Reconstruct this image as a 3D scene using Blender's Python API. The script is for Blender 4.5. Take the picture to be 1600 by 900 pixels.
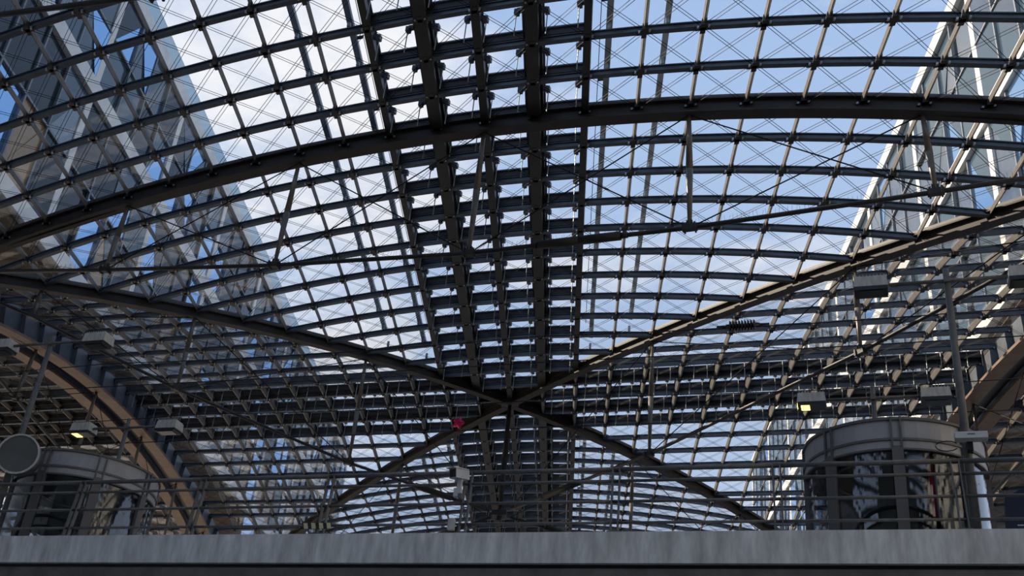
import bpy, math, random
from mathutils import Vector, Matrix
random.seed(7)
SC = bpy.context.scene
COL = SC.collection
for o in list(bpy.data.objects): bpy.data.objects.remove(o)

# ------------------------------------------------------------------ camera
S = 1.3                                   # one roof panel in metres
EYE = Vector((0, 0, 1.7))
FW = Vector((0.0, 0.87263065, 0.48838075)); RT = Vector((0.99494204, -0.04905818, 0.08765635)); UP = Vector((-0.10045069, -0.48591054, 0.86821691))
cd = bpy.data.cameras.new('camera'); cam = bpy.data.objects.new('camera', cd); COL.objects.link(cam)
cd.sensor_width = 36; cd.lens = 1721.16 / 1600 * 36; cd.clip_start = 0.1; cd.clip_end = 2000
M = Matrix((RT, UP, -FW)).transposed().to_4x4(); M.translation = EYE
cam.matrix_world = M
SC.camera = cam
AX = Vector((0.08453228, 0.99642074, 0)); TX = Vector((0.93823127, -0.34600880, 0)); ZX = Vector((0, 0, 1))
CR = Vector((0.28694949, 30.37537762, 13.26388863))
SC.view_settings.view_transform = 'Standard'; SC.view_settings.look = 'None'
SC.view_settings.exposure = 0.0; SC.view_settings.gamma = 1; SC.view_settings.use_curve_mapping = False
SC.cycles.transparent_max_bounces = 32

# ------------------------------------------------------------------ sky and sun
LEFT = Vector((-AX.y, AX.x, 0))
EL = math.radians(40); PSI = math.radians(22)
SUN = (LEFT * math.cos(PSI) + AX * math.sin(PSI)) * math.cos(EL) + ZX * math.sin(EL)
w = bpy.data.worlds.new('sky'); SC.world = w; w.use_nodes = True
nt = w.node_tree; nt.nodes.clear()
def N(t, **k):
    n = nt.nodes.new(t)
    for a, b in k.items(): setattr(n, a, b)
    return n
def math_node(op, a, b=None, clamp=False):
    n = N('ShaderNodeMath', operation=op, use_clamp=clamp)
    for i, v in enumerate((a, b)):
        if v is None: continue
        if isinstance(v, (int, float)): n.inputs[i].default_value = v
        else: nt.links.new(v, n.inputs[i])
    return n.outputs[0]
tc = N('ShaderNodeTexCoord'); sep = N('ShaderNodeSeparateXYZ'); nt.links.new(tc.outputs['Generated'], sep.inputs[0])
gr = N('ShaderNodeValToRGB'); nt.links.new(sep.outputs['Z'], gr.inputs[0])
el = gr.color_ramp.elements
el[0].position = 0.0; el[0].color = (0.09, 0.085, 0.08, 1)
el[1].position = 1.0; el[1].color = (0.30, 0.47, 0.82, 1)
for p_, c_ in ((0.02, (0.66, 0.74, 0.9, 1)), (0.3, (0.58, 0.72, 0.95, 1)), (0.6, (0.48, 0.635, 0.91, 1))):
    e = el.new(p_); e.color = c_
# clouds lie on a flat layer overhead
zc = math_node('MAXIMUM', sep.outputs['Z'], 0.08)
dv = N('ShaderNodeVectorMath', operation='DIVIDE'); nt.links.new(tc.outputs['Generated'], dv.inputs[0])
cz = N('ShaderNodeCombineXYZ'); 
for i in range(3): nt.links.new(zc, cz.inputs[i])
nt.links.new(cz.outputs[0], dv.inputs[1])
nz = N('ShaderNodeTexNoise'); nt.links.new(dv.outputs[0], nz.inputs['Vector'])
nz.inputs['Scale'].default_value = 2.6; nz.inputs['Detail'].default_value = 9; nz.inputs['Roughness'].default_value = 0.58; nz.inputs['Distortion'].default_value = 0.25
bank = N('ShaderNodeVectorMath', operation='DOT_PRODUCT'); nt.links.new(tc.outputs['Generated'], bank.inputs[0]); bank.inputs[1].default_value = Vector((-0.42, 0.72, 0.55)).normalized()
bk = N('ShaderNodeMapRange'); nt.links.new(bank.outputs['Value'], bk.inputs[0])
bk.inputs[1].default_value = 0.86; bk.inputs[2].default_value = 0.97; bk.inputs[3].default_value = 0.0; bk.inputs[4].default_value = 0.195
cl = N('ShaderNodeMapRange'); nt.links.new(math_node('ADD', nz.outputs['Fac'], bk.outputs[0]), cl.inputs[0])
cl.inputs[1].default_value = 0.55; cl.inputs[2].default_value = 0.78
up_ = N('ShaderNodeMapRange'); nt.links.new(sep.outputs['Z'], up_.inputs[0]); up_.inputs[1].default_value = 0.0; up_.inputs[2].default_value = 0.12
mx = N('ShaderNodeMix', data_type='RGBA'); nt.links.new(math_node('MULTIPLY', cl.outputs[0], up_.outputs[0]), mx.inputs[0])
nt.links.new(gr.outputs[0], mx.inputs[6]); mx.inputs[7].default_value = (1.06, 1.04, 1.05, 1)
bg = N('ShaderNodeBackground'); nt.links.new(mx.outputs[2], bg.inputs[0]); bg.inputs[1].default_value = 1.0
ow = N('ShaderNodeOutputWorld'); nt.links.new(bg.outputs[0], ow.inputs[0])
sd = bpy.data.lights.new('sun', 'SUN'); so = bpy.data.objects.new('sun', sd); COL.objects.link(so)
sd.energy = 9.0; sd.angle = math.radians(0.6); sd.color = (1.0, 0.83, 0.62)
so.rotation_euler = SUN.to_track_quat('Z', 'Y').to_euler(); so.location = (-30, 20, 60)

# ------------------------------------------------------------------ materials
MAT = {}
def mat(name, col, rough=0.5, metal=0.0, vary=0.0, scale=3.0, stretch=(1, 1, 1), spec=0.5, bump=0.0, emit=None):
    m = bpy.data.materials.new(name); m.use_nodes = True; t = m.node_tree; b = t.nodes['Principled BSDF']
    b.inputs['Roughness'].default_value = rough; b.inputs['Metallic'].default_value = metal; b.inputs['Specular IOR Level'].default_value = spec
    b.inputs['Base Color'].default_value = (*col, 1)
    if vary:
        tc = t.nodes.new('ShaderNodeTexCoord'); mp = t.nodes.new('ShaderNodeMapping'); mp.inputs['Scale'].default_value = stretch
        no = t.nodes.new('ShaderNodeTexNoise'); no.inputs['Scale'].default_value = scale; no.inputs['Detail'].default_value = 6; no.inputs['Roughness'].default_value = 0.65
        rp = t.nodes.new('ShaderNodeValToRGB')
        rp.color_ramp.elements[0].position = 0.3; rp.color_ramp.elements[1].position = 0.72
        rp.color_ramp.elements[0].color = (*[c * (1 - vary) for c in col], 1); rp.color_ramp.elements[1].color = (*[min(1, c * (1 + vary)) for c in col], 1)
        t.links.new(tc.outputs['Object'], mp.inputs[0]); t.links.new(mp.outputs[0], no.inputs['Vector']); t.links.new(no.outputs['Fac'], rp.inputs[0]); t.links.new(rp.outputs[0], b.inputs['Base Color'])
        if bump:
            bp = t.nodes.new('ShaderNodeBump'); bp.inputs['Strength'].default_value = bump; bp.inputs['Distance'].default_value = 0.02
            t.links.new(no.outputs['Fac'], bp.inputs['Height']); t.links.new(bp.outputs[0], b.inputs['Normal'])
    if emit:
        b.inputs['Emission Color'].default_value = (*emit[0], 1); b.inputs['Emission Strength'].default_value = emit[1]
    MAT[name] = m
    return m
def glass(name, tint, gloss, rough=0.02, gcol=(1, 1, 1)):
    m = bpy.data.materials.new(name); m.use_nodes = True; t = m.node_tree; t.nodes.clear()
    o = t.nodes.new('ShaderNodeOutputMaterial'); mx = t.nodes.new('ShaderNodeMixShader'); tr = t.nodes.new('ShaderNodeBsdfTransparent'); gl = t.nodes.new('ShaderNodeBsdfGlossy')
    lw = t.nodes.new('ShaderNodeLayerWeight'); lw.inputs['Blend'].default_value = 0.5
    fr = t.nodes.new('ShaderNodeMath'); fr.operation = 'POWER'; fr.inputs[1].default_value = 4.0; t.links.new(lw.outputs['Facing'], fr.inputs[0])
    ad = t.nodes.new('ShaderNodeMath'); ad.operation = 'ADD'; ad.use_clamp = True; ad.inputs[1].default_value = gloss
    tr.inputs[0].default_value = (*tint, 1); gl.inputs[0].default_value = (*gcol, 1); gl.inputs['Roughness'].default_value = rough
    t.links.new(fr.outputs[0], ad.inputs[0]); t.links.new(ad.outputs[0], mx.inputs[0]); t.links.new(tr.outputs[0], mx.inputs[1]); t.links.new(gl.outputs[0], mx.inputs[2]); t.links.new(mx.outputs[0], o.inputs[0])
    MAT[name] = m
    return m
mat('steel_beam', (0.075, 0.092, 0.115), 0.42, 0.1, 0.25, 4)
mat('steel_purlin', (0.175, 0.15, 0.122), 0.40, 0.1, 0.25, 4)
mat('purlin_pale', (0.20, 0.188, 0.172), 0.42, 0.05, 0.2, 4)
mat('steel_dark', (0.030, 0.027, 0.025), 0.5, 0.0, 0.35, 3)
mat('steel_rib', (0.027, 0.021, 0.018), 0.62, 0.0, 0.35, 2.5)
mat('steel_light', (0.50, 0.50, 0.50), 0.35, 0.4)
mat('steel_cable', (0.022, 0.022, 0.024), 0.7, 0.0, spec=0.15)
mat('sash_grey', (0.17, 0.20, 0.25), 0.45, 0.1)
mat('curb_black', (0.018, 0.016, 0.016), 0.6)
mat('motor_grey', (0.13, 0.15, 0.18), 0.5)
mat('arch_tan', (0.215, 0.145, 0.10), 0.55, 0, 0.25, 1.2)
mat('arch_plate', (0.085, 0.10, 0.12), 0.5, 0, 0.2, 2)
mat('concrete', (0.76, 0.745, 0.72), 0.85, 0, 0.34, 5.0, (1, 1, 0.22), 0.3, 0.35)
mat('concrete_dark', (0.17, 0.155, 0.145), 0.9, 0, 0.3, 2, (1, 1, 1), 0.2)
mat('rail_steel', (0.14, 0.132, 0.12), 0.5, 0.1, 0.3, 6)
mat('lift_steel', (0.38, 0.37, 0.375), 0.4, 0.1, 0.15, 1.5)
mat('lift_frame', (0.13, 0.12, 0.115), 0.5, 0.1)
mat('lamp_box', (0.55, 0.53, 0.49), 0.55, 0, 0.3, 9, (1, 1, 0.3))
mat('lamp_glow', (1, 0.8, 0.3), 0.4, emit=((1.0, 0.72, 0.18), 3.0))
mat('lamp_glass', (0.06, 0.07, 0.06), 0.1)
mat('disc_grey', (0.13, 0.13, 0.12), 0.45, 0.2, 0.2, 2)
mat('white_plastic', (0.62, 0.63, 0.63), 0.45)
mat('black', (0.012, 0.012, 0.012), 0.35)
mat('sign_yellow', (0.72, 0.64, 0.36), 0.6)
mat('sign_blue', (0.012, 0.018, 0.05), 0.5)
mat('red', (0.65, 0.02, 0.03), 0.45)
mat('balloon_red', (0.8, 0.01, 0.12), 0.3)
mat('porcelain', (0.03, 0.02, 0.018), 0.25)
mat('facade_white', (0.70, 0.69, 0.67), 0.55, 0, 0.1, 1)
mat('facade_grey', (0.17, 0.19, 0.215), 0.5, 0, 0.15, 1)
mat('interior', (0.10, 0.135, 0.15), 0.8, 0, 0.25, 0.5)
mat('interior_shade', (0.05, 0.07, 0.09), 0.8, 0, 0.3, 0.5)  # darker copy of interior; shade of the left block put into the colour
mat('wall_tan', (0.30, 0.20, 0.12), 0.8, 0, 0.35, 0.35)
mat('floor_stone', (0.22, 0.218, 0.215), 0.6, 0, 0.15, 1)
mat('rail_outside', (0.24, 0.27, 0.30), 0.5, 0.1)
mat('office_dark', (0.012, 0.022, 0.035), 0.15, 0.0, spec=0.25)
mat('office_mid', (0.05, 0.085, 0.115), 0.12, 0.0, spec=0.4)
mat('office_mirror', (0.27, 0.47, 0.74), 0.04, 0.9)
mat('office_warm', (0.30, 0.18, 0.08), 0.2)  # brown pane colour stands in for warm-lit rooms behind
glass('roof_glass', (0.955, 0.97, 0.985), 0.02)
glass('office_glass', (0.45, 0.55, 0.60), 0.10)
mat('soffit_brown', (0.13, 0.09, 0.06), 0.8, 0, 0.5, 0.6)
glass('lift_glass', (0.66, 0.70, 0.74), 0.07, 0.03)

# ------------------------------------------------------------------ object helpers
WL = {}
def tag(o, label=None, cat=None, group=None, kind=None):
    for k, v in (('label', label), ('category', cat), ('group', group), ('kind', kind)):
        if v: o[k] = v
    return o
def empty(name, loc=(0, 0, 0), label=None, cat=None, group=None, kind=None, parent=None):
    o = bpy.data.objects.new(name, None); COL.objects.link(o); o.empty_display_size = 0.3
    base = WL[parent.name] if parent else Vector((0, 0, 0))
    o.parent = parent; o.location = Vector(loc) - base; WL[o.name] = Vector(loc)
    return tag(o, label, cat, group, kind)
def mk(name, geo, m, parent=None, smooth=False):
    v, f = geo
    c = sum((Vector(x) for x in v), Vector((0, 0, 0))) / len(v)
    me = bpy.data.meshes.new(name); me.from_pydata([Vector(x) - c for x in v], [], f)
    me.materials.append(MAT[m])
    if smooth: me.polygons.foreach_set('use_smooth', [True] * len(me.polygons))
    me.update()
    o = bpy.data.objects.new(name, me); COL.objects.link(o)
    base = WL[parent.name] if parent else Vector((0, 0, 0))
    o.parent = parent; o.location = c - base; WL[o.name] = c
    return o
def put(name, me, mw, parent):                       # shared mesh at a world matrix
    o = bpy.data.objects.new(name, me); COL.objects.link(o); o.parent = parent
    base = WL[parent.name] if parent else Vector((0, 0, 0))
    m2 = mw.copy(); m2.translation = mw.translation - base; o.matrix_local = m2; WL[o.name] = mw.translation.copy()
    return o
def join(*gs):
    V, F = [], []
    for v, f in gs:
        n = len(V); V += list(v); F += [[i + n for i in q] for q in f]
    return V, F
def box(c, ex, ey, ez):                              # centre and three half-edge vectors
    c = Vector(c); V = [c + ex * x + ey * y + ez * z for x in (-1, 1) for y in (-1, 1) for z in (-1, 1)]
    return V, [[0, 1, 3, 2], [4, 6, 7, 5], [0, 4, 5, 1], [2, 3, 7, 6], [0, 2, 6, 4], [1, 5, 7, 3]]
def frame_of(d, up=ZX):
    d = d.normalized(); s = d.cross(up)
    if s.length < 1e-4: s = d.cross(Vector((1, 0, 0)))
    s.normalize(); return s, s.cross(d).normalized()
def tube(a, b, r, r2=None, n=8, cap=True):
    a, b = Vector(a), Vector(b); r2 = r if r2 is None else r2; s, u = frame_of(b - a)
    V = []
    for p, q in ((a, r), (b, r2)):
        for i in range(n):
            t = 2 * math.pi * i / n; V.append(p + (s * math.cos(t) + u * math.sin(t)) * q)
    F = [[i, (i + 1) % n, n + (i + 1) % n, n + i] for i in range(n)]
    if cap: F += [list(range(n - 1, -1, -1)), list(range(n, 2 * n))]
    return V, F
def poly_tube(pts, r, n=8):
    pts = [Vector(p) for p in pts]; V, F = [], []
    for k, p in enumerate(pts):
        d = pts[min(k + 1, len(pts) - 1)] - pts[max(k - 1, 0)]; s, u = frame_of(d)
        for i in range(n):
            t = 2 * math.pi * i / n; V.append(p + (s * math.cos(t) + u * math.sin(t)) * r)
        if k:
            o = (k - 1) * n; F += [[o + i, o + (i + 1) % n, o + n + (i + 1) % n, o + n + i] for i in range(n)]
    F += [list(range(n - 1, -1, -1)), list(range(len(V) - n, len(V)))]
    return V, F
def sweep(pts, ups, prof):                           # closed profile (side, up) along a path
    V, F = [], []; n = len(prof)
    for k, p in enumerate(pts):
        d = (pts[min(k + 1, len(pts) - 1)] - pts[max(k - 1, 0)]).normalized(); u = ups[k]; s = d.cross(u).normalized(); u = s.cross(d).normalized()
        for x, z in prof: V.append(p + s * x + u * z)
        if k:
            o = (k - 1) * n; F += [[o + i, o + (i + 1) % n, o + n + (i + 1) % n, o + n + i] for i in range(n)]
    F += [list(range(n - 1, -1, -1)), list(range(len(V) - n, len(V)))]
    return V, F
def ibeam(depth, fw, ft, wt, top=0.0, fw2=None):
    f2 = fw2 or fw; h = fw / 2; g = f2 / 2; w_ = wt / 2; b = top - depth
    return [(-h, b), (h, b), (h, b + ft), (w_, b + ft), (w_, top - ft), (g, top - ft), (g, top), (-g, top), (-g, top - ft), (-w_, top - ft), (-w_, b + ft), (-h, b + ft)]
def rect(wd, depth, top=0.0):
    return [(-wd / 2, top - depth), (wd / 2, top - depth), (wd / 2, top), (-wd / 2, top)]

# ------------------------------------------------------------------ vault geometry
KAP = 0.0248916; VSP = 1.025215
def XA(a):
    s = 1 if a >= 0 else -1; a = abs(a)
    if a <= 13: return s * math.sin(a * KAP) / KAP
    return s * (math.sin(13 * KAP) / KAP + (a - 13))
def ZA(a): return -(1 - math.cos(abs(a) * KAP)) / KAP
def world(X, Y, Z): return (CR + TX * X + AX * Y + ZX * Z) * S + EYE
def pos(t, a, b, off=0.0):
    if t == 'A':
        ph = a * KAP; P = world(XA(a), VSP * b, ZA(a)); nn = (TX * math.cos(ph) - ZX * math.sin(ph)).cross(AX)
    else:
        ph = b * KAP; P = world(XA(a), VSP * b, ZA(b)); nn = TX.cross(AX * math.cos(ph) - ZX * math.sin(ph))
    nn.normalize()
    return P + nn * off
def nrm(t, a, b): return (pos(t, a, b, 1.0) - pos(t, a, b)).normalized()
def line_path(t, p, q, step=1.0):
    n = max(1, int(math.ceil(max(abs(q[0] - p[0]), abs(q[1] - p[1])) / step))); P, U = [], []
    for i in range(n + 1):
        f = i / n; a = p[0] + (q[0] - p[0]) * f; b = p[1] + (q[1] - p[1]) * f
        P.append(pos(t, a, b)); U.append(nrm(t, a, b))
    return P, U
def clip(poly, fn):                                  # keep fn(p) >= 0
    out = []
    for i in range(len(poly)):
        p, q = poly[i], poly[(i + 1) % len(poly)]; a, b = fn(p), fn(q)
        if a >= -1e-9: out.append(p)
        if (a > 1e-9 and b < -1e-9) or (a < -1e-9 and b > 1e-9):
            f = a / (a - b); out.append((p[0] + (q[0] - p[0]) * f, p[1] + (q[1] - p[1]) * f))
    return out
def area(poly): return abs(sum(poly[i][0] * poly[(i + 1) % len(poly)][1] - poly[(i + 1) % len(poly)][0] * poly[i][1] for i in range(len(poly)))) / 2
def slab(t, poly, lo, hi):
    n = len(poly); V = [pos(t, a, b, lo) for a, b in poly] + [pos(t, a, b, hi) for a, b in poly]
    return V, [list(range(n - 1, -1, -1)), list(range(n, 2 * n))] + [[i, (i + 1) % n, n + (i + 1) % n, n + i] for i in range(n)]

# motor mesh shared by all vents: local x toward the opening, y along the side, z up
mg = join(box((0.06, 0, 0), Vector((0.06, 0, 0)), Vector((0, 0.045, 0)), Vector((0, 0, 0.05))), box((0.13, 0, -0.05), Vector((0.05, 0, 0)), Vector((0, 0.06, 0)), Vector((0, 0, 0.07))))
MOTOR = bpy.data.meshes.new('vent_motor'); MOTOR.from_pydata(mg[0], [], mg[1]); MOTOR.materials.append(MAT['motor_grey'])
rg = tube((0.14, 0, -0.1), (0.14, 0, -0.72), 0.013, n=6)
ROD = bpy.data.meshes.new('chain_rod'); ROD.from_pydata(rg[0], [], rg[1]); ROD.materials.append(MAT['steel_light'])

def vent(t, a0, b0, roof, motors=True):
    """raised opening light over one cell of the crown strip"""
    def q(fa, fb, off): return pos(t, a0 + fa, b0 + fb, off)
    def margin(line): return {0: 0.07, 1: 0.17, 2: 0.06}.get(abs(int(line)), 0.07)
    if t == 'A': l, r, n_, f_ = margin(a0), margin(a0 + 1), 0.05, 0.05
    else: l, r, n_, f_ = 0.05, 0.05, margin(b0), margin(b0 + 1)
    def ring(i0, i1, z0, z1):
        O_ = [(i0[0], i0[2]), (1 - i0[1], i0[2]), (1 - i0[1], 1 - i0[3]), (i0[0], 1 - i0[3])]; I_ = [(i1[0], i1[2]), (1 - i1[1], i1[2]), (1 - i1[1], 1 - i1[3]), (i1[0], 1 - i1[3])]
        V = [q(x, y, z0) for x, y in O_] + [q(x, y, z0) for x, y in I_] + [q(x, y, z1) for x, y in O_] + [q(x, y, z1) for x, y in I_]
        F = []
        for i in range(4):
            j = (i + 1) % 4; F += [[i, j, 4 + j, 4 + i], [8 + i, 12 + i, 12 + j, 8 + j], [i, 8 + i, 8 + j, j], [4 + i, 4 + j, 12 + j, 12 + i]]
        return V, F
    mg_ = (l, r, n_, f_)
    curb = mk('roof_vent', ring((0, 0, 0, 0), mg_, 0.0, 0.18), 'curb_black', roof)
    lip = tuple(x + 0.035 for x in mg_)
    mk('vent_sash', ring(tuple(x * 0.5 for x in mg_), lip, 0.183, 0.215), 'sash_grey', curb)
    mk('pane', slab(t, [(a0 + lip[0] - .01, b0 + lip[2] - .01), (a0 + 1 - lip[1] + .01, b0 + lip[2] - .01), (a0 + 1 - lip[1] + .01, b0 + 1 - lip[3] + .01), (a0 + lip[0] - .01, b0 + 1 - lip[3] + .01)], 0.22, 0.235), 'roof_glass', curb)
    if motors:
        spots = [(l, 0.36, TX), (1 - r, 0.30, -TX)] if t == 'A' else [(0.30, n_, AX), (0.66, n_, AX)]
        for fa, fb, dx in spots:
            P = q(fa, fb, 0.03); x = dx.normalized(); y = ZX.cross(x)
            mw = Matrix((x, y, ZX)).transposed().to_4x4(); mw.translation = P
            put('vent_motor', MOTOR, mw, curb); put('chain_rod', ROD, mw, curb)

BEAM = ibeam(0.18, 0.13, 0.028, 0.035, -0.005, 0.10)
def purlin_profile(k, strip):
    if strip: return rect({0: 0.20, 1: 0.30, 2: 0.17}[abs(k)], 0.20, -0.002)
    return [(-0.008, -0.145), (0.008, -0.145), (0.05, -0.03), (0.05, -0.012), (-0.05, -0.012), (-0.05, -0.03)]

def build_roof(name, t, label, arange, brange, sector=None, panes='parts', cables=True, motors=True, vents=True):
    """one glazed field of the roof: beams, purlins, panes, vents, cable bracing"""
    a0, a1 = arange; b0, b1 = brange
    keep = {None: [], 'near': [lambda p: -p[1] - p[0], lambda p: -p[1] + p[0]], 'far': [lambda p: p[1] - p[0], lambda p: p[1] + p[0]],
            'left': [lambda p: -p[0] - p[1], lambda p: -p[0] + p[1]], 'right': [lambda p: p[0] - p[1], lambda p: p[0] + p[1]]}[sector]
    mid = pos(t, (a0 + a1) / 2, (b0 + b1) / 2) if sector is None else pos(t, (a0 + a1) / 2 * (sector in ('left', 'right')), (b0 + b1) / 2 * (sector in ('near', 'far')))
    roof = empty(name, mid, label, 'roof', kind='structure')
    inner = lambda k: abs(k) <= 2
    # cross beams (span the vault) and long members
    if t == 'A':
        for b in range(b0, b1 + 1):
            if b in (-13, 13, -20): continue
            lim = (a0, a1) if not sector else (-abs(b), abs(b))
            if lim[1] - lim[0] < 1: continue
            mk('cross_beam', sweep(*line_path('A', (lim[0], b), (lim[1], b)), BEAM), 'steel_beam', roof)
        for a in range(a0, a1 + 1):
            s_, e_ = b0, b1
            if sector == 'near': e_ = -abs(a)
            if sector == 'far': s_ = abs(a)
            if e_ - s_ < 1: continue
            mk('purlin', sweep(*line_path('A', (a, s_), (a, e_)), purlin_profile(a, inner(a) and vents)), 'steel_dark' if inner(a) and vents else 'steel_purlin', roof)
    else:
        for b in range(b0, b1 + 1):
            s_, e_ = a0, a1
            if sector == 'left': e_ = -abs(b)
            if sector == 'right': s_ = abs(b)
            if e_ - s_ < 1: continue
            mk('cross_beam', sweep(*line_path('B', (s_, b), (e_, b)), BEAM), 'steel_beam', roof)
        for a in range(a0, a1 + 1):
            if abs(a) == 13: continue
            lim = (b0, b1) if not sector else (-abs(a), abs(a))
            if lim[1] - lim[0] < 1: continue
            mk('purlin', sweep(*line_path('B', (lim[0], a) [::-1], (lim[1], a)[::-1]), [(-0.02, -0.17), (0.02, -0.17), (0.075, -0.03), (0.075, -0.012), (-0.075, -0.012), (-0.075, -0.03)]), 'purlin_pale' if sector else 'steel_purlin', roof)
    rest = []; cab = []; nodes = []; bolts = []
    for i in range(a0, a1):
        for j in range(b0, b1):
            poly = [(i, j), (i + 1, j), (i + 1, j + 1), (i, j + 1)]
            for fn in keep: poly = clip(poly, fn) if poly else poly
            if len(poly) < 3 or area(poly) < 0.02: continue
            strip = vents and ((-2 <= i < 2) if t == 'A' else (-2 <= j < 2))
            full = area(poly) > 0.98
            if strip and full: vent(t, i, j, roof, motors)
            elif strip: mk('cover_plate', slab(t, poly, 0.0, 0.03), 'curb_black', roof)
            elif panes == 'parts': mk('pane', slab(t, poly, 0.0, 0.018), 'roof_glass', roof)
            else: rest.append(slab(t, poly, 0.0, 0.018))
            if cables and full:
                for (p, q) in (((i, j), (i + 1, j + 1)), ((i + 1, j), (i, j + 1))):
                    P, Q = pos(t, *p, -0.13), pos(t, *q, -0.13); d = (Q - P).normalized(); s_, _ = frame_of(d, nrm(t, i + .5, j + .5))
                    for e in (-0.038, 0.038): cab.append(tube(P + s_ * e + d * 0.05, Q + s_ * e - d * 0.05, 0.0075, n=3, cap=False))
    for i in range(a0, a1 + 1):
        for j in range(b0, b1 + 1):
            if any(fn((i, j)) < 0.5 for fn in keep): continue
            P = pos(t, i, j, -0.12); n_ = nrm(t, i, j)
            nodes.append(box(P, TX * 0.06, AX * 0.15, n_ * 0.09)); nodes.append(box(P - n_ * 0.07, TX * 0.17, AX * 0.045, n_ * 0.02))
            for e in (-1, 1): bolts.append(box(P + TX * 0.12 * e - n_ * 0.075 - AX * 0.06, TX * 0.022, AX * 0.022, n_ * 0.03))
    if rest: tag(mk('pane_field', join(*rest), 'roof_glass', roof), kind='stuff')
    if cab: tag(mk('bracing_cables', join(*cab), 'steel_cable', roof), kind='stuff')
    if nodes: tag(mk('node_clamps', join(*nodes), 'steel_dark', roof), kind='stuff'); tag(mk('node_bolts', join(*bolts), 'steel_light', roof), kind='stuff')
    return roof

build_roof('ceiling_1', 'A', 'nearest glazed barrel vault in front of the wide black arch', (-13, 13), (-22, -13))
build_roof('ceiling_2', 'A', 'glazed roof field between the wide black arch and the crossing', (-13, 13), (-13, 0), 'near')
build_roof('ceiling_3', 'B', 'shaded left roof field between the two left diagonal ribs', (-13, 0), (-13, 13), 'left')
build_roof('ceiling_4', 'B', 'sunlit right roof field between the two right diagonal ribs', (0, 13), (-13, 13), 'right')
build_roof('ceiling_5', 'A', 'far roof field below the crossing, seen through the railing', (-13, 13), (0, 13), 'far')
build_roof('ceiling_6', 'A', 'far barrel vault behind the railing beyond the crossing', (-13, 13), (13, 24), panes='stuff', cables=False, motors=False)
build_roof('ceiling_7', 'B', 'dark roof field beyond the tan arch on the left', (-24, -13), (-13, 13), panes='stuff', cables=True, motors=False, vents=True)
build_roof('ceiling_8', 'B', 'roof field beyond the tan arch on the right', (13, 24), (-13, 13), panes='stuff', cables=True, motors=False, vents=True)

build_roof('ceiling_9', 'A', 'barrel vault continuing overhead towards the hall entrance', (-13, 13), (-36, -22), panes='stuff', cables=False, motors=False, vents=False)
for nm, s_ in (('wall_left', -1), ('wall_right', 1)):
    h = (13.26 - 2.2) * S / 2
    wl = empty(nm, world(13.3 * s_, -25, -13.264) - ZX * 1.7, ('left' if s_ < 0 else 'right') + ' grey clad side wall of the near hall', 'wall', kind='structure')
    mk('wall_core', box(world(13.45 * s_, VSP * -24.6, -13.264) + ZX * (h - .85), TX * .15, AX * 11.2 * S, ZX * (h + .85)), 'concrete_dark', wl)
    for k in range(9):
        for j in range(4):
            mk('wall_panel', box(world(13.3 * s_, VSP * (-34.8 + k * 2.55), -13.264) + ZX * (-1.7 + 2.0 + j * 3.95), TX * .05, AX * 1.24 * S, ZX * 1.9), 'concrete', wl)
for k, s_ in ((1, -1), (2, 1)):
    h = (13.26 - 2.3) * S / 2
    sw = empty(f'wall_side_{k}', world(20 * s_, VSP * -13.6, -13.264) - ZX * 1.7, ('left' if s_ < 0 else 'right') + ' side wall of the crossing hall below the roof edge', 'wall', kind='structure')
    for i in range(5): mk('wall_panel', box(world((14.8 + i * 2.4) * s_, VSP * -13.5, -13.264) + ZX * (h - .85), TX * 1.54, AX * .12, ZX * (h + .85)), 'concrete_dark', sw)
wb_ = empty('wall_back', world(0, VSP * -36, -13.264) - ZX * 1.7, 'end wall of the hall behind the viewer', 'wall', kind='structure')
for k in range(13):
    X = -12.4 + k * 2.066; h = (13.2 + ZA(min(12, abs(X) + 1))) * S
    mk('wall_panel', box(world(X, VSP * -36, -13.264) + ZX * (h / 2 - .85), TX * 1.32, AX * .1, ZX * (h / 2 + .85)), 'interior', wb_)

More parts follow.
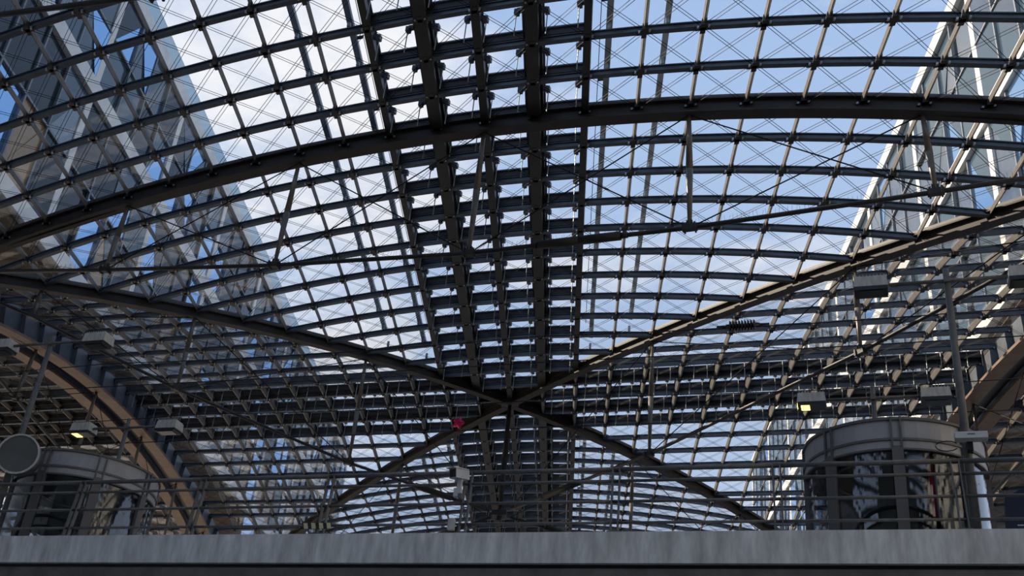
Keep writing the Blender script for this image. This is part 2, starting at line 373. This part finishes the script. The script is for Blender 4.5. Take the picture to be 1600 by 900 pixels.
# ------------------------------------------------------------------ ribs, arches and their cable trusses
def interp(tab, x):
    x = abs(x)
    for (x0, y0), (x1, y1) in zip(tab, tab[1:]):
        if x <= x1: return y0 + (y1 - y0) * (x - x0) / (x1 - x0)
    return tab[-1][1]
def truss(rib, top, bottom, ks, ends, lowend, sleeves=(), spikes=False):
    """struts, lower tie bar and crossing stay cables under a rib; top(k), bottom(k) are points"""
    path = [lowend[0]] + [bottom(k) for k in ks] + [lowend[1]]
    fine = []
    for p, q in zip(path, path[1:]): fine += [p]
    fine += [path[-1]]
    mk('tie_bar', poly_tube([p for p in fine if p is not None], 0.055, 8), 'steel_dark', rib, True)
    for k in ks:
        if k in ends: continue
        a, b = top(k), bottom(k); m_ = (a + b) / 2
        mk('strut', join(tube(a, m_, 0.05, 0.085, 8), tube(m_, b, 0.085, 0.045, 8)), 'steel_purlin', rib, True)
        d = (bottom(k + .3) - bottom(k - .3)).normalized(); s_, u_ = frame_of(d)
        mk('clamp', join(box(b, d * 0.17, s_ * 0.07, u_ * 0.065), box(b - d * .12, d * 0.02, s_ * 0.10, u_ * 0.09), box(b + d * .12, d * 0.02, s_ * 0.10, u_ * 0.09), box(b + u_ * 0.1, d * 0.07, s_ * 0.04, u_ * 0.08)), 'steel_dark', rib)
    pts = [(None, lowend[0])] + [(top(k), bottom(k)) for k in ks] + [(None, lowend[1])]
    for (t0, p0), (t1, p1) in zip(pts, pts[1:]):
        if t0 is not None and p1 is not None and t1 is not None:
            mk('stay_cable', tube(t0, p1, 0.016, n=6), 'steel_cable', rib); mk('stay_cable', tube(p0, t1, 0.016, n=6), 'steel_cable', rib)
        elif t0 is not None and p1 is not None: mk('stay_cable', tube(t0, p1, 0.016, n=6), 'steel_cable', rib)
        elif t1 is not None and p0 is not None: mk('stay_cable', tube(p0, t1, 0.016, n=6), 'steel_cable', rib)
    for k0, k1 in sleeves:
        mk('turnbuckle', join(tube(bottom(k0), bottom(k1), 0.11, n=10), tube(bottom(k0 - .12), bottom(k0), 0.075, n=10), tube(bottom(k1), bottom(k1 + .12), 0.075, n=10)), 'steel_rib', rib, True)
    if spikes:
        sp = []
        for p, q in zip(path, path[1:]):
            n = int((q - p).length / 0.09)
            for i in range(n):
                b = p.lerp(q, (i + .5) / n); e = random.uniform(-.05, .05); sp.append(tube(b, b + Vector((e, e * .5, 0.2)), 0.003, n=3, cap=False))
        tag(mk('bird_spikes', join(*sp), 'steel_cable', rib), kind='stuff')

ARCH = ibeam(0.46, 0.34, 0.05, 0.06, -0.005, 0.26)
MCH = [(0, -3.07), (4, -2.95), (8, -2.69), (10.7, -2.50), (13, -2.30)]
def main_arch(b, label, spikes=True, sleeves=()):
    rib = empty('arch_rib', pos('A', 0, b, -0.2), label, 'roof arch', 'trussed cross arches')
    mk('arch_beam', sweep(*line_path('A', (-13.2, b), (13.2, b), 0.5), ARCH), 'steel_rib', rib)
    mk('top_rail', sweep(*line_path('A', (-13.2, b), (13.2, b), 0.5), rect(0.10, 0.12, 0.12)), 'steel_dark', rib)
    top = lambda a: pos('A', a, b, -0.44)
    bot = lambda a: world(XA(a), VSP * b, interp(MCH, XA(a)))
    truss(rib, top, bot, (-8, -4, 0, 4, 8), (), (bot(-13), bot(13)), sleeves, spikes)
main_arch(-13, 'wide black trussed arch crossing the whole width above the middle', True, ((1.3, 2.05), (2.05, 2.8)))
main_arch(-20, 'nearest trussed arch, only its tie bar showing in the top left corner', True)
main_arch(13, 'far trussed arch low behind the railing', False)
GCH = [(0, -3.62), (4, -3.5), (8, -3.03), (11, -2.46), (13, -2.28)]
GRO = ibeam(0.36, 0.30, 0.045, 0.05, -0.02, 0.22)
GN = {(-1, -1): 'diagonal rib running from the crossing to the upper left', (1, -1): 'sunlit diagonal rib running from the crossing to the upper right', (-1, 1): 'diagonal rib running from the crossing to the lower left behind the railing', (1, 1): 'diagonal rib running from the crossing to the lower right behind the railing'}
def gpt(sa, sb, k, off=0.0): return world(sa * abs(XA(k)), sb * VSP * k, ZA(k)) + ZX * off
for (sa, sb), lab in GN.items():
    rib = empty('diagonal_rib', gpt(sa, sb, 6.5, -.2), lab, 'roof rib', 'diagonal ribs of the crossing')
    ks = [0.12 + i * (13.1 - 0.12) / 26 for i in range(27)]
    mk('rib_beam', sweep([gpt(sa, sb, k) for k in ks], [ZX] * 27, GRO), 'steel_rib', rib)
    mk('top_rail', sweep([gpt(sa, sb, k) for k in ks], [ZX] * 27, rect(0.10, 0.1, 0.10)), 'steel_dark', rib)
    bot = lambda k: world(sa * XA(k), sb * VSP * k, interp(GCH, k))
    truss(rib, lambda k: gpt(sa, sb, k, -0.35), bot, (4, 8, 11), (), (bot(0.3), bot(13)), ((1.35, 2.3),))
cs = empty('crown_strut', gpt(1, 1, 0, -.3), 'vertical strut hanging from the point where the diagonal ribs cross', 'roof strut')
cb = world(0, 0, -3.62)
mk('strut_tube', join(tube(gpt(1, 1, 0, -.3), cb.lerp(gpt(1, 1, 0, -.3), .5), 0.07, 0.12, 10), tube(cb.lerp(gpt(1, 1, 0, -.3), .5), cb, 0.12, 0.07, 10)), 'steel_rib', cs, True)
mk('crown_plate', join(box(gpt(1, 1, 0, -.2), TX * .35, AX * .35, ZX * .17)), 'steel_dark', cs)
mk('cable_head', join(box(cb, TX * .28, AX * .28, ZX * .09), tube(cb - ZX * .25, cb + ZX * .2, .1, n=8)), 'steel_dark', cs)

for s, lab in ((-1, 'tan box arch at the left edge of the crossing'), (1, 'tan box arch at the right edge of the crossing')):
    rib = empty('edge_arch', pos('B', 13 * s, 0, -0.6), lab, 'roof arch', 'tan edge arches')
    P, U = line_path('B', (13 * s, -13.3), (13 * s, 13.3), 0.5)
    o_ = [p + TX * s * 0.15 for p in P]
    mk('web_plate', sweep(P, U, rect(0.10, 0.95, 0.0)), 'arch_plate', rib)
    mk('lower_flange', sweep([p - TX * s * .10 for p in P], U, rect(0.52, 0.10, -0.95)), 'arch_tan', rib)
    mk('gap_shade', sweep([p + TX * s * .45 for p in P], U, rect(0.55, 0.5, -0.3)), 'black', rib)  # black fill painted as the shade in the gap between the flanges
    mk('outer_flange', sweep([p + TX * s * 1.02 for p in P], U, rect(0.52, 0.10, -0.95)), 'arch_tan', rib)
    mk('outer_web', sweep([p + TX * s * 1.02 for p in P], U, rect(0.10, 0.95, 0.0)), 'arch_plate', rib)
    for b in range(-12, 13):
        p = pos('B', 13 * s, b, -0.45); n_ = nrm('B', 13 * s, b)
        mk('stiffener', box(p - TX * s * .12, TX * .11, AX * .025, n_ * .44), 'arch_plate', rib)
    top = lambda b: pos('B', 13 * s, b, -1.05); bot = lambda b: world(XA(13) * s, VSP * b, interp(MCH, VSP * b) - 0.35)
    truss(rib, top, bot, (-8, -4, 0, 4, 8), (), (bot(-13), bot(13)))

# gantry rails lying outside above the glass
for a, lab in ((-3.39, 'outer left'), (-2.37, 'inner left'), (2.36, 'inner right'), (3.37, 'outer right')):
    for b0, b1, wh in ((-22, -abs(a) - 1, 'in front of'), (abs(a) + 1, 24, 'behind')):
        r = empty('gantry_rail', pos('A', a, (b0 + b1) / 2, .42), f'{lab} maintenance rail lying above the glass {wh} the crossing', 'rail', 'maintenance rails on the roof')
        mk('rail_tube', sweep(*line_path('A', (a, b0), (a, b1)), rect(0.14, 0.14, 0.34)), 'rail_outside', r)
        if abs(a) < 3: mk('safety_wire', poly_tube([pos('A', a * 0.93, b, .34) for b in range(int(b0) + 1, int(b1))], 0.009, 4), 'steel_cable', r)
        for b in range(int(math.ceil(b0)), int(b1) + 1):
            mk('rail_foot', box(pos('A', a, b, .12), TX * .04, AX * .05, ZX * .09), 'rail_outside', r)
            if abs(a) < 3 and b % 2 == 0: mk('bracket', box(pos('A', a * .96, b + .5, .30), TX * .09, AX * .03, ZX * .03), 'steel_cable', r)

# ------------------------------------------------------------------ office blocks flanking the hall
def office(s, z_levels, y_first, label, interior):
    F = 13.7 * s
    root = empty('office_building', world(F, 0, z_levels[0]), label, 'building', 'office blocks flanking the hall')
    ys = [y_first + 6.1 * i for i in range(-4, 8)]; y0, y1 = ys[0], ys[-1]
    sx = TX * s * S; ay = AX * S
    def bx(X, Y, Z, hx, hy, hz): return box(world(X, Y, Z), TX * hx * S, AX * hy * S, ZX * hz * S)
    for z in z_levels:
        top = z == z_levels[-1]
        mk('floor_band', bx(F + .1 * s, (y0 + y1) / 2, z - (.2 if top else 0), .22, (y1 - y0) / 2, .26), 'facade_white', root)
        mk('floor_slab', bx(F + 6 * s, (y0 + y1) / 2, z - .05, 5.6, (y1 - y0) / 2, .16), 'facade_grey', root)
    if s < 0: mk('parapet_glass', bx(F - .05 * s, (y0 + y1) / 2, z_levels[-1] + .40, .03, (y1 - y0) / 2, .36), 'office_glass', root)
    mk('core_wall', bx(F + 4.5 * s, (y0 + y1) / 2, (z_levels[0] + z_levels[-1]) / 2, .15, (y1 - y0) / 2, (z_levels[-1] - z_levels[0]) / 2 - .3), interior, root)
    mk('soffit', bx(F + 6 * s, (y0 + y1) / 2, z_levels[0] - .38, 5.9, (y1 - y0) / 2, .10), 'soffit_brown', root)
    zl, zh = z_levels[0], z_levels[-1]
    for y in ys: mk('column', bx(F + .12 * s, y, (zl + zh) / 2, .13, .16, (zh - zl) / 2), 'facade_white', root)
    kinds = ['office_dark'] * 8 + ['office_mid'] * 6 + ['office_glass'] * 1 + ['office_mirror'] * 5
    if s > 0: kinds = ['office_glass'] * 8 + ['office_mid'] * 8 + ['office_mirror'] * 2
    for yi in range(len(ys) - 1):
        for zi in range(len(z_levels) - 1):
            ya, yb, za, zb = ys[yi] + .16, ys[yi + 1] - .16, z_levels[zi] + .26, z_levels[zi + 1] - .26 - (.2 if zi == len(z_levels) - 2 else 0)
            # braces behind the glass
            for (p, q) in (((ya, za), ((ya + yb) / 2 - .6, zb)), ((yb, za), ((ya + yb) / 2 + .6, zb))):
                a, b = world(F + 1.3 * s, *p), world(F + 1.3 * s, *q); d = (b - a).normalized(); n_ = d.cross(TX).normalized()
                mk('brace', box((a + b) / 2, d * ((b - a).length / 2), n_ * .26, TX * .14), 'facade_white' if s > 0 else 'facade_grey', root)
            if yi % 2 == 0 and s < 0:
                for k in range(3):
                    a, b = world(F + .75 * s, ya + .5 + k * .62, za), world(F + .75 * s, ya + 2.0 + k * .62, zb)
                    mk('pipe', tube(a, b, .24, n=10), 'facade_grey', root, True)
            for m_ in range(1, 4):
                y = ya + (yb - ya) * m_ / 4; mk('mullion', bx(F, y, (za + zb) / 2, .05, .035, (zb - za) / 2), 'facade_grey', root)
            mk('transom', bx(F, (ya + yb) / 2, (za + zb) / 2, .05, (yb - ya) / 2, .035), 'facade_grey', root)
            for m_ in range(4):
                for r_ in range(2):
                    a, b = ya + (yb - ya) * m_ / 4 + .03, ya + (yb - ya) * (m_ + 1) / 4 - .03; c, d = za + (zb - za) * r_ / 2 + .03, za + (zb - za) * (r_ + 1) / 2 - .03
                    shapes = [[(a, c), (b, c), (b, d), (a, d)]]
                    if random.random() < .5: shapes = [[(a, c), (b, c), (b, d)], [(a, c), (b, d), (a, d)]] if (m_ + r_ + yi) % 2 else [[(a, c), (b, c), (a, d)], [(b, c), (b, d), (a, d)]]
                    for sh in shapes:
                        kd = random.choice(kinds)
                        if zi == 0 and r_ == 0 and s < 0 and random.random() < .28: kd = 'office_warm'
                        tl = random.uniform(-.035, .035); n = len(sh); g = []
                        for e in (0, .035):
                            g += [world(F + (.02 + e + tl * (y - a)) * s, y, z) for y, z in sh]
                        fc = [list(range(n - 1, -1, -1)), list(range(n, 2 * n))] + [[i, (i + 1) % n, n + (i + 1) % n, n + i] for i in range(n)]
                        mk('pane', (g, fc), kd, root)
    # the lower storeys beyond the crossing hall
    yl0, yl1 = 15.0, y1
    mk('lower_wall', bx(F + .3 * s, (yl0 + yl1) / 2, (zl - 9) / 2, .2, (yl1 - yl0) / 2, (zl + 9) / 2 - .5), 'wall_tan', root)
    for k in range(4):
        z = zl - 2.4 * (k + 1)
        mk('floor_band', bx(F, (yl0 + yl1) / 2, z, .14, (yl1 - yl0) / 2, .14), 'facade_white', root)
        for i in range(int((yl1 - yl0) / 2.6)):
            y = yl0 + 1.3 + i * 2.6
            mk('pane', bx(F + .06 * s, y, z + 1.2, .04, .95, .85), random.choice(['office_mid', 'office_mirror', 'office_warm', 'office_dark']), root)
office(-1, (1.9, 7.2, 11.75), -8.2 - 0.0, 'shaded bluish glass office block seen through the roof on the left', 'interior_shade')
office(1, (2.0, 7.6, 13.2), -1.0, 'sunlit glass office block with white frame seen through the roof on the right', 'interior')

# ------------------------------------------------------------------ platform edge, railing
ND = Vector((0.34600880, 0.93823127, 0)); ED = 15.694
def fg(u, d, z): return TX * u + ND * (ED + d) + ZX * z
def fbox(u, d, z, hu, hd, hz): return box(fg(u, d, z), TX * hu, ND * hd, ZX * hz)
UM, UH = -7.0, 26.0
fl = mk('floor', box((0, 25, -0.1), Vector((70, 0, 0)), Vector((0, 70, 0)), Vector((0, 0, .1))), 'floor_stone'); tag(fl, 'stone floor of the lower concourse', 'floor', kind='structure')
pf = empty('platform_deck', fg(UM, 5, 5.4), 'grey concrete platform deck edge running across the bottom', 'platform', kind='structure')
mk('fascia', (lambda: (lambda V: (V, [[0, 1, 3, 2], [4, 6, 7, 5], [0, 4, 5, 1], [2, 3, 7, 6], [0, 2, 6, 4], [1, 5, 7, 3]]))([fg(u, d, z) for u in (UM - UH, UM + UH) for d, z in ((0.02, 6.235), (0.0, 6.705), (.6, 6.235), (.6, 6.705))]))(), 'concrete', pf)
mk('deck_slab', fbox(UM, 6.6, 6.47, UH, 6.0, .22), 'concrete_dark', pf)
mk('recess_shade', fbox(UM, .5, 6.21, UH, .38, .03), 'black', pf)  # black strip painted as the shade inside the groove
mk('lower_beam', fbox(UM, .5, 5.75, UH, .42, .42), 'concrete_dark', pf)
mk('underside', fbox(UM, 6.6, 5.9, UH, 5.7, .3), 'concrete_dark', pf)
POSTS = [-13.76 - 2.48 * k for k in range(5, 0, -1)] + [-13.76, -11.22, -8.73, -6.25, -3.81, -1.38, 1.10] + [1.10 + 2.48 * k for k in range(1, 5)]
rl = empty('platform_railing', fg(UM, .12, 6.7), 'dark steel railing with four round rails along the platform edge', 'railing')
lean = (ZX + ND * 0.13 + TX * -0.03)
for u in POSTS:
    b = fg(u, .10, 6.70)
    for e in (-.055, .055):
        a = b + TX * e; t_ = a + lean * 1.09
        V, F_ = box((a + t_) / 2, TX * .011, ND * .035, lean * .545); mk('post', (V, F_), 'rail_steel', rl)
    mk('post_foot', fbox(u, .10, 6.715, .10, .07, .015), 'rail_steel', rl)
for h, r in ((1.075, .036), (.875, .024), (.53, .024), (.18, .022)):
    c = lean * h + ZX * 6.70 + ND * (ED + .10)
    for u0, u1 in zip(POSTS, POSTS[1:]):
        mk('rail', tube(c + TX * (u0 - .05), c + TX * (u1 + .05), r, n=10), 'rail_steel', rl, True)
        
# ------------------------------------------------------------------ lift shafts
def lift(u, d, label, red):
    root = empty('lift_shaft', fg(u, d, 6.7), label, 'lift', 'round glass lift shafts')
    R = 1.42; n = 48
    def cyl(r0, r1, z0, z1, m, name, a0=0, a1=2 * math.pi, nn=n, parent=root, smooth=False):
        V, F_ = [], []; closed = abs(a1 - a0 - 2 * math.pi) < 1e-6; k = nn if closed else nn + 1
        for i in range(k):
            t = a0 + (a1 - a0) * i / nn; dr = TX * math.cos(t) + ND * math.sin(t)
            for r, z in ((r0, z0), (r1, z0), (r1, z1), (r0, z1)): V.append(fg(u, d, z) + dr * r)
        for i in range(nn):
            j = (i + 1) % k
            for q in range(4): F_.append([i * 4 + q, j * 4 + q, j * 4 + (q + 1) % 4, i * 4 + (q + 1) % 4])
        if not closed: F_ += [[0, 1, 2, 3], [(k - 1) * 4 + 3, (k - 1) * 4 + 2, (k - 1) * 4 + 1, (k - 1) * 4]]
        return mk(name, (V, F_), m, parent)
    cyl(R - .03, R, 8.52, 8.86, 'lift_steel', 'ring_band')
    cyl(R - .05, R + .035, 8.83, 8.875, 'lift_frame', 'top_flange')
    cyl(R - .05, R + .035, 8.49, 8.53, 'lift_frame', 'bottom_flange')
    cyl(R - .07, R + .01, 8.36, 8.49, 'lift_steel', 'lower_ring')
    cyl(R - .09, R + .02, 8.34, 8.37, 'lift_frame', 'ring_trim')
    for i in range(8):
        t = 2 * math.pi * i / 8 - math.pi / 2 + .04; dr = TX * math.cos(t) + ND * math.sin(t); tg = ZX.cross(dr)
        cm = mk('column', box(fg(u, d, 7.55) + dr * (R - .02), dr * .05, tg * .085, ZX * .85), 'lift_frame', root)
        for e in (-1, 1): mk('joint_strip', box(fg(u, d, 8.63) + dr * (R + .02) + tg * .07 * e, dr * .02, tg * .015, ZX * .25), 'lift_frame', cm)
        cyl(R - .045, R - .03, 6.70, 8.36, 'lift_glass', 'glass_panel', t + .07, t + 2 * math.pi / 8 - .07, 24)
    cyl(.02, R - .10, 8.36, 8.42, 'black', 'ceiling_plate'); cyl(.95, 1.0, 8.345, 8.36, 'steel_light', 'trim_ring')
    cyl(.35, .98, 7.6, 7.75, 'black', 'car_roof_ring'); cyl(.3, 1.02, 6.75, 6.85, 'lift_frame', 'car_floor')
    for e in (-.45, .45): mk('guide_rail', fbox(u + e, d + .55, 7.7, .05, .05, 1.0), 'lift_frame', root)
    cyl(1.06, 1.09, 6.86, 8.34, 'interior_shade', 'darkening_wall', .05 * math.pi, .70 * math.pi, 20)  # dark half shell added to darken the inside of the lift
    if red: mk('red_reflection', fbox(u + .52, d - 1.08, 7.86, .04, .02, .49), 'red', root); mk('white_strip', fbox(u + .58, d - 1.06, 7.7, .018, .02, .33), 'white_plastic', root)  # red strip with white edge stands in for a reflection in the lift
    else: mk('white_strip', fbox(u + .3, d - .3, 7.55, .06, .02, .5), 'white_plastic', root)
lift(.28, 2.6, 'large round glass lift shaft with grey steel ring on the right', True)
lift(-15.75, 2.6, 'round glass lift shaft with grey steel ring behind the disc on the left', False)

# ------------------------------------------------------------------ floodlight masts
def flood(u, d, z, along, label, lit, grp):
    root = empty('floodlight', fg(u, d, z), label, 'floodlight', grp)
    hw, hd, hh = .27, .17, .095
    V = [fg(u + x * hw * k, d + y * hd * k, z + zz) for zz, k in ((-hh, 1.0), (hh, .93)) for x, y in ((-1, -1), (1, -1), (1, 1), (-1, 1))]
    hs = mk('housing', (V, [[3, 2, 1, 0], [4, 5, 6, 7]] + [[i, (i + 1) % 4, 4 + (i + 1) % 4, 4 + i] for i in range(4)]), 'lamp_box', root)
    for k in range(9): mk('cooling_fin', fbox(u - .22 + k * .055, d, z + hh + .015, .006, .15, .015), 'lamp_box', hs)
    mk('visor', fbox(u, d - .02, z - hh - .035, .26, .15, .035), 'black', root)
    mk('lens', fbox(u + (.0 if not lit else -.12 * along), d - .03, z - hh - .075, .2 if not lit else .08, .11, .006), 'lamp_glow' if lit else 'lamp_glass', root)
    if lit:
        mk('lit_end', fbox(u - .245 * along - .02 * along, d - .03, z - hh - .03, .006, .07, .03), 'lamp_glow', root)
def mast(u, d, z0, z1, za, arm, label, r=.062):
    root = empty('light_mast', fg(u, d, z0), label, 'mast', 'masts with cross arms')
    mk('pole', tube(fg(u, d, z0), fg(u, d, z1), r * 1.15, r * .8, 10), 'rail_steel', root, True)
    mk('pole_base', tube(fg(u, d, z0), fg(u, d, z0 + .03), .16, n=12), 'rail_steel', root)
    mk('cross_arm', tube(fg(u - arm, d, za), fg(u + arm, d, za), .032, n=8), 'rail_steel', root, True)
    mk('arm_clamp', fbox(u, d, za, .05, .075, .05), 'rail_steel', root)
Z0 = 6.69
mast(1.31, .9, Z0, 11.32, 11.10, .92, 'tall dark mast in front of the right lift shaft')
flood(.14, .9, 11.11, 1, 'grey box floodlight on the left end of the tall right mast arm', False, 'floodlights on the masts')
flood(2.48, .9, 11.11, 1, 'grey box floodlight on the right end of the tall right mast arm', False, 'floodlights on the masts')
mast(-16.24, .9, Z0, 11.30, 11.12, 1.0, 'tall dark mast beside the round disc on the left')
flood(-17.45, .9, 11.12, 1, 'box floodlight at the left picture edge on the tall left mast', False, 'floodlights on the masts')
flood(-15.05, .9, 11.12, 1, 'box floodlight on the right end of the tall left mast arm', False, 'floodlights on the masts')
mast(.05, 4.5, Z0, 10.93, 10.70, .85, 'farther mast rising behind the right lift shaft', .055)
flood(-1.08, 4.5, 10.71, 1, 'floodlight with glowing yellow end above the left side of the right lift', True, 'floodlights on the masts')
flood(1.16, 4.5, 10.71, 1, 'unlit floodlight on the right end of the farther right mast', False, 'floodlights on the masts')
mast(-16.73, 4.5, Z0, 10.96, 10.74, .95, 'farther mast rising behind the left lift shaft', .055)
flood(-17.95, 4.5, 10.75, 1, 'floodlight with glowing yellow end above the left lift', True, 'floodlights on the masts')
flood(-15.55, 4.5, 10.72, 1, 'unlit floodlight on the right end of the farther left mast', False, 'floodlights on the masts')

# ------------------------------------------------------------------ round disc, camera, signs and small things
def disc(u, d, z):
    nrm_ = (TX * .42 - ND * .9 - ZX * .06).normalized(); c = fg(u, d, z)
    root = empty('round_disc', c, 'round dark grey disc with pale rim fixed to the left mast', 'disc')
    bd = mk('body', tube(c - nrm_ * .30, c, .37, .39, 40), 'disc_grey', root, True)
    s_, u_ = frame_of(nrm_); V, F_ = [], []; n = 40
    for i in range(n):
        t = 2 * math.pi * i / n; dr = s_ * math.cos(t) + u_ * math.sin(t)
        for r, h in ((.365, 0), (.40, 0), (.40, .03), (.365, .03)): V.append(c + dr * r + nrm_ * h)
    for i in range(n):
        j = (i + 1) % n; F_ += [[i * 4 + q, j * 4 + q, j * 4 + (q + 1) % 4, i * 4 + (q + 1) % 4] for q in range(4)]
    mk('rim', (V, F_), 'lamp_box', bd)
    mk('face', tube(c, c + nrm_ * .008, .365, n=40), 'disc_grey', root)
    mk('bracket', tube(c - nrm_ * .25, fg(-16.24, .9, z - .1), .035, n=8), 'rail_steel', root)
disc(-15.72, .45, 8.47)

cc = fg(-6.36, .0, 7.66); cr = empty('security_camera', cc, 'white security camera fixed on the railing post near the middle', 'camera')
cdv = (-ND * .9 - TX * .35 - ZX * .18).normalized(); cs_, cu_ = frame_of(cdv)
ch = mk('housing', box(cc, cdv * .16, cs_ * .075, cu_ * .075), 'white_plastic', cr); mk('sunshield', box(cc + cu_ * .085 + cdv * .04, cdv * .18, cs_ * .085, cu_ * .008), 'white_plastic', cr)
mk('front_window', box(cc + cdv * .165, cdv * .006, cs_ * .062, cu_ * .06), 'black', ch)
mk('bracket', join(box(cc - ZX * .16 - cdv * .03, TX * .035, ND * .035, ZX * .12), box(cc - ZX * .3 + ND * .02, TX * .06, ND * .045, ZX * .07)), 'white_plastic', cr)
mk('junction_box', fbox(-6.40, .0, 6.84, .05, .04, .09), 'lamp_box', cr); mk('mount_arm', fbox(-6.31, .03, 7.3, .03, .06, .04), 'rail_steel', cr)

sg = empty('hazard_sign', fg(-8.76, .0, 6.84), 'small yellow and black striped hazard plate on the lowest rail', 'sign')
sp_ = mk('plate', fbox(-8.76, .02, 6.84, .26, .008, .05), 'black', sg)
for k in range(4):
    u0 = -9.0 + k * .14; V = [fg(u0 + du, d, z) for d in (.0, .012) for du, z in ((.02, 6.792), (.09, 6.792), (.06, 6.888), (-.01, 6.888))]
    mk('stripe', (V, [[0, 1, 2, 3], [7, 6, 5, 4]] + [[i, (i + 1) % 4, 4 + (i + 1) % 4, 4 + i] for i in range(4)]), 'sign_yellow', sp_)

bs = empty('blue_sign', fg(1.95, .7, 7.1), 'dark navy sign box at the right picture edge', 'sign')
V = [fg(u, d, z) for d in (.62, .78) for u, z in ((1.66, 6.72), (2.5, 6.72), (2.5, 7.55), (2.0, 7.52), (1.70, 7.35))]
mk('panel', (V, [[0, 1, 2, 3, 4], [9, 8, 7, 6, 5]] + [[i, (i + 1) % 5, 5 + (i + 1) % 5, 5 + i] for i in range(5)]), 'sign_blue', bs)
for k, (u, z, a) in enumerate(((1.86, 6.95, .04), (1.93, 6.99, .02), (1.84, 6.88, .03), (1.95, 6.9, .02))): mk('white_mark', fbox(u, .615, z, a, .004, .008), 'white_plastic', bs)

wb = empty('mounted_unit', fg(1.36, .62, 8.29), 'flat white box unit mounted on the tall right mast', 'device')
mk('case', fbox(1.36, .62, 8.29, .225, .09, .05), 'white_plastic', wb); mk('label_strip', fbox(1.36, .525, 8.30, .05, .004, .006), 'disc_grey', wb)
mk('mount', fbox(1.34, .78, 8.20, .04, .1, .08), 'black', wb)
cp = [fg(1.10 + .16 * math.cos(t) - .08, .66, 8.17 + .08 * math.sin(t)) for t in [i * math.pi / 6 for i in range(1, 12)]]
mk('cable_loop', poly_tube(cp, .009, 5), 'black', wb)

bc = world(-1.68, 0.82, -0.42); bl = empty('balloon', bc, 'small red balloon caught under the roof near the crossing', 'balloon')
V, F_ = [], []
for i in range(13):
    v = math.pi * i / 12
    for j in range(20):
        t = 2 * math.pi * j / 20; r = .22 * math.sin(v) * (1 + .28 * math.cos(5 * t)); V.append(bc + TX * (r * math.cos(t)) + ZX * (r * math.sin(t)) + AX * (.12 * math.cos(v)))
for i in range(12):
    for j in range(20): F_.append([i * 20 + j, i * 20 + (j + 1) % 20, (i + 1) * 20 + (j + 1) % 20, (i + 1) * 20 + j])
mk('foil_body', (V, F_), 'balloon_red', bl, True); mk('string', tube(bc - ZX * .2, bc - ZX * .55, .008, n=4), 'red', bl)

# overhead wires along the platforms
def wire(name, d, z, label, u0=-30, u1=16, sag=.1):
    o = mk(name, poly_tube([fg(u0 + (u1 - u0) * i / 24, d, z - sag * math.sin(math.pi * (i * 4 / 24 % 1))) for i in range(25)], .012, 5), 'steel_cable'); tag(o, label, 'wire', 'overhead wires')
wire('contact_wire', 5.2, 12.85, 'upper overhead wire carrying the ribbed insulator'); wire('contact_wire', 5.2, 12.2, 'lower overhead wire passing below the insulator', sag=.02)
wire('contact_wire', 9.5, 13.3, 'farther upper overhead wire below the crossing'); wire('contact_wire', 9.5, 12.5, 'farther lower overhead wire below the crossing', sag=.02)
iu = -2.45; ins = empty('insulator', fg(iu, 5.2, 12.79), 'black ribbed insulator hanging in the overhead wire right of the crossing', 'insulator')
mk('core', tube(fg(iu - .35, 5.2, 12.80), fg(iu + .35, 5.2, 12.80), .05, n=10), 'porcelain', ins, True)
for k in range(9): mk('shed', tube(fg(iu - .27 + k * .062, 5.2, 12.80), fg(iu - .24 + k * .062, 5.2, 12.80), .13, .1, 14), 'porcelain', ins, True)
for e in (-1, 1): mk('end_clamp', tube(fg(iu + .3 * e, 5.2, 12.80), fg(iu + .55 * e, 5.2, 12.81), .035, .02, 8), 'steel_dark', ins)
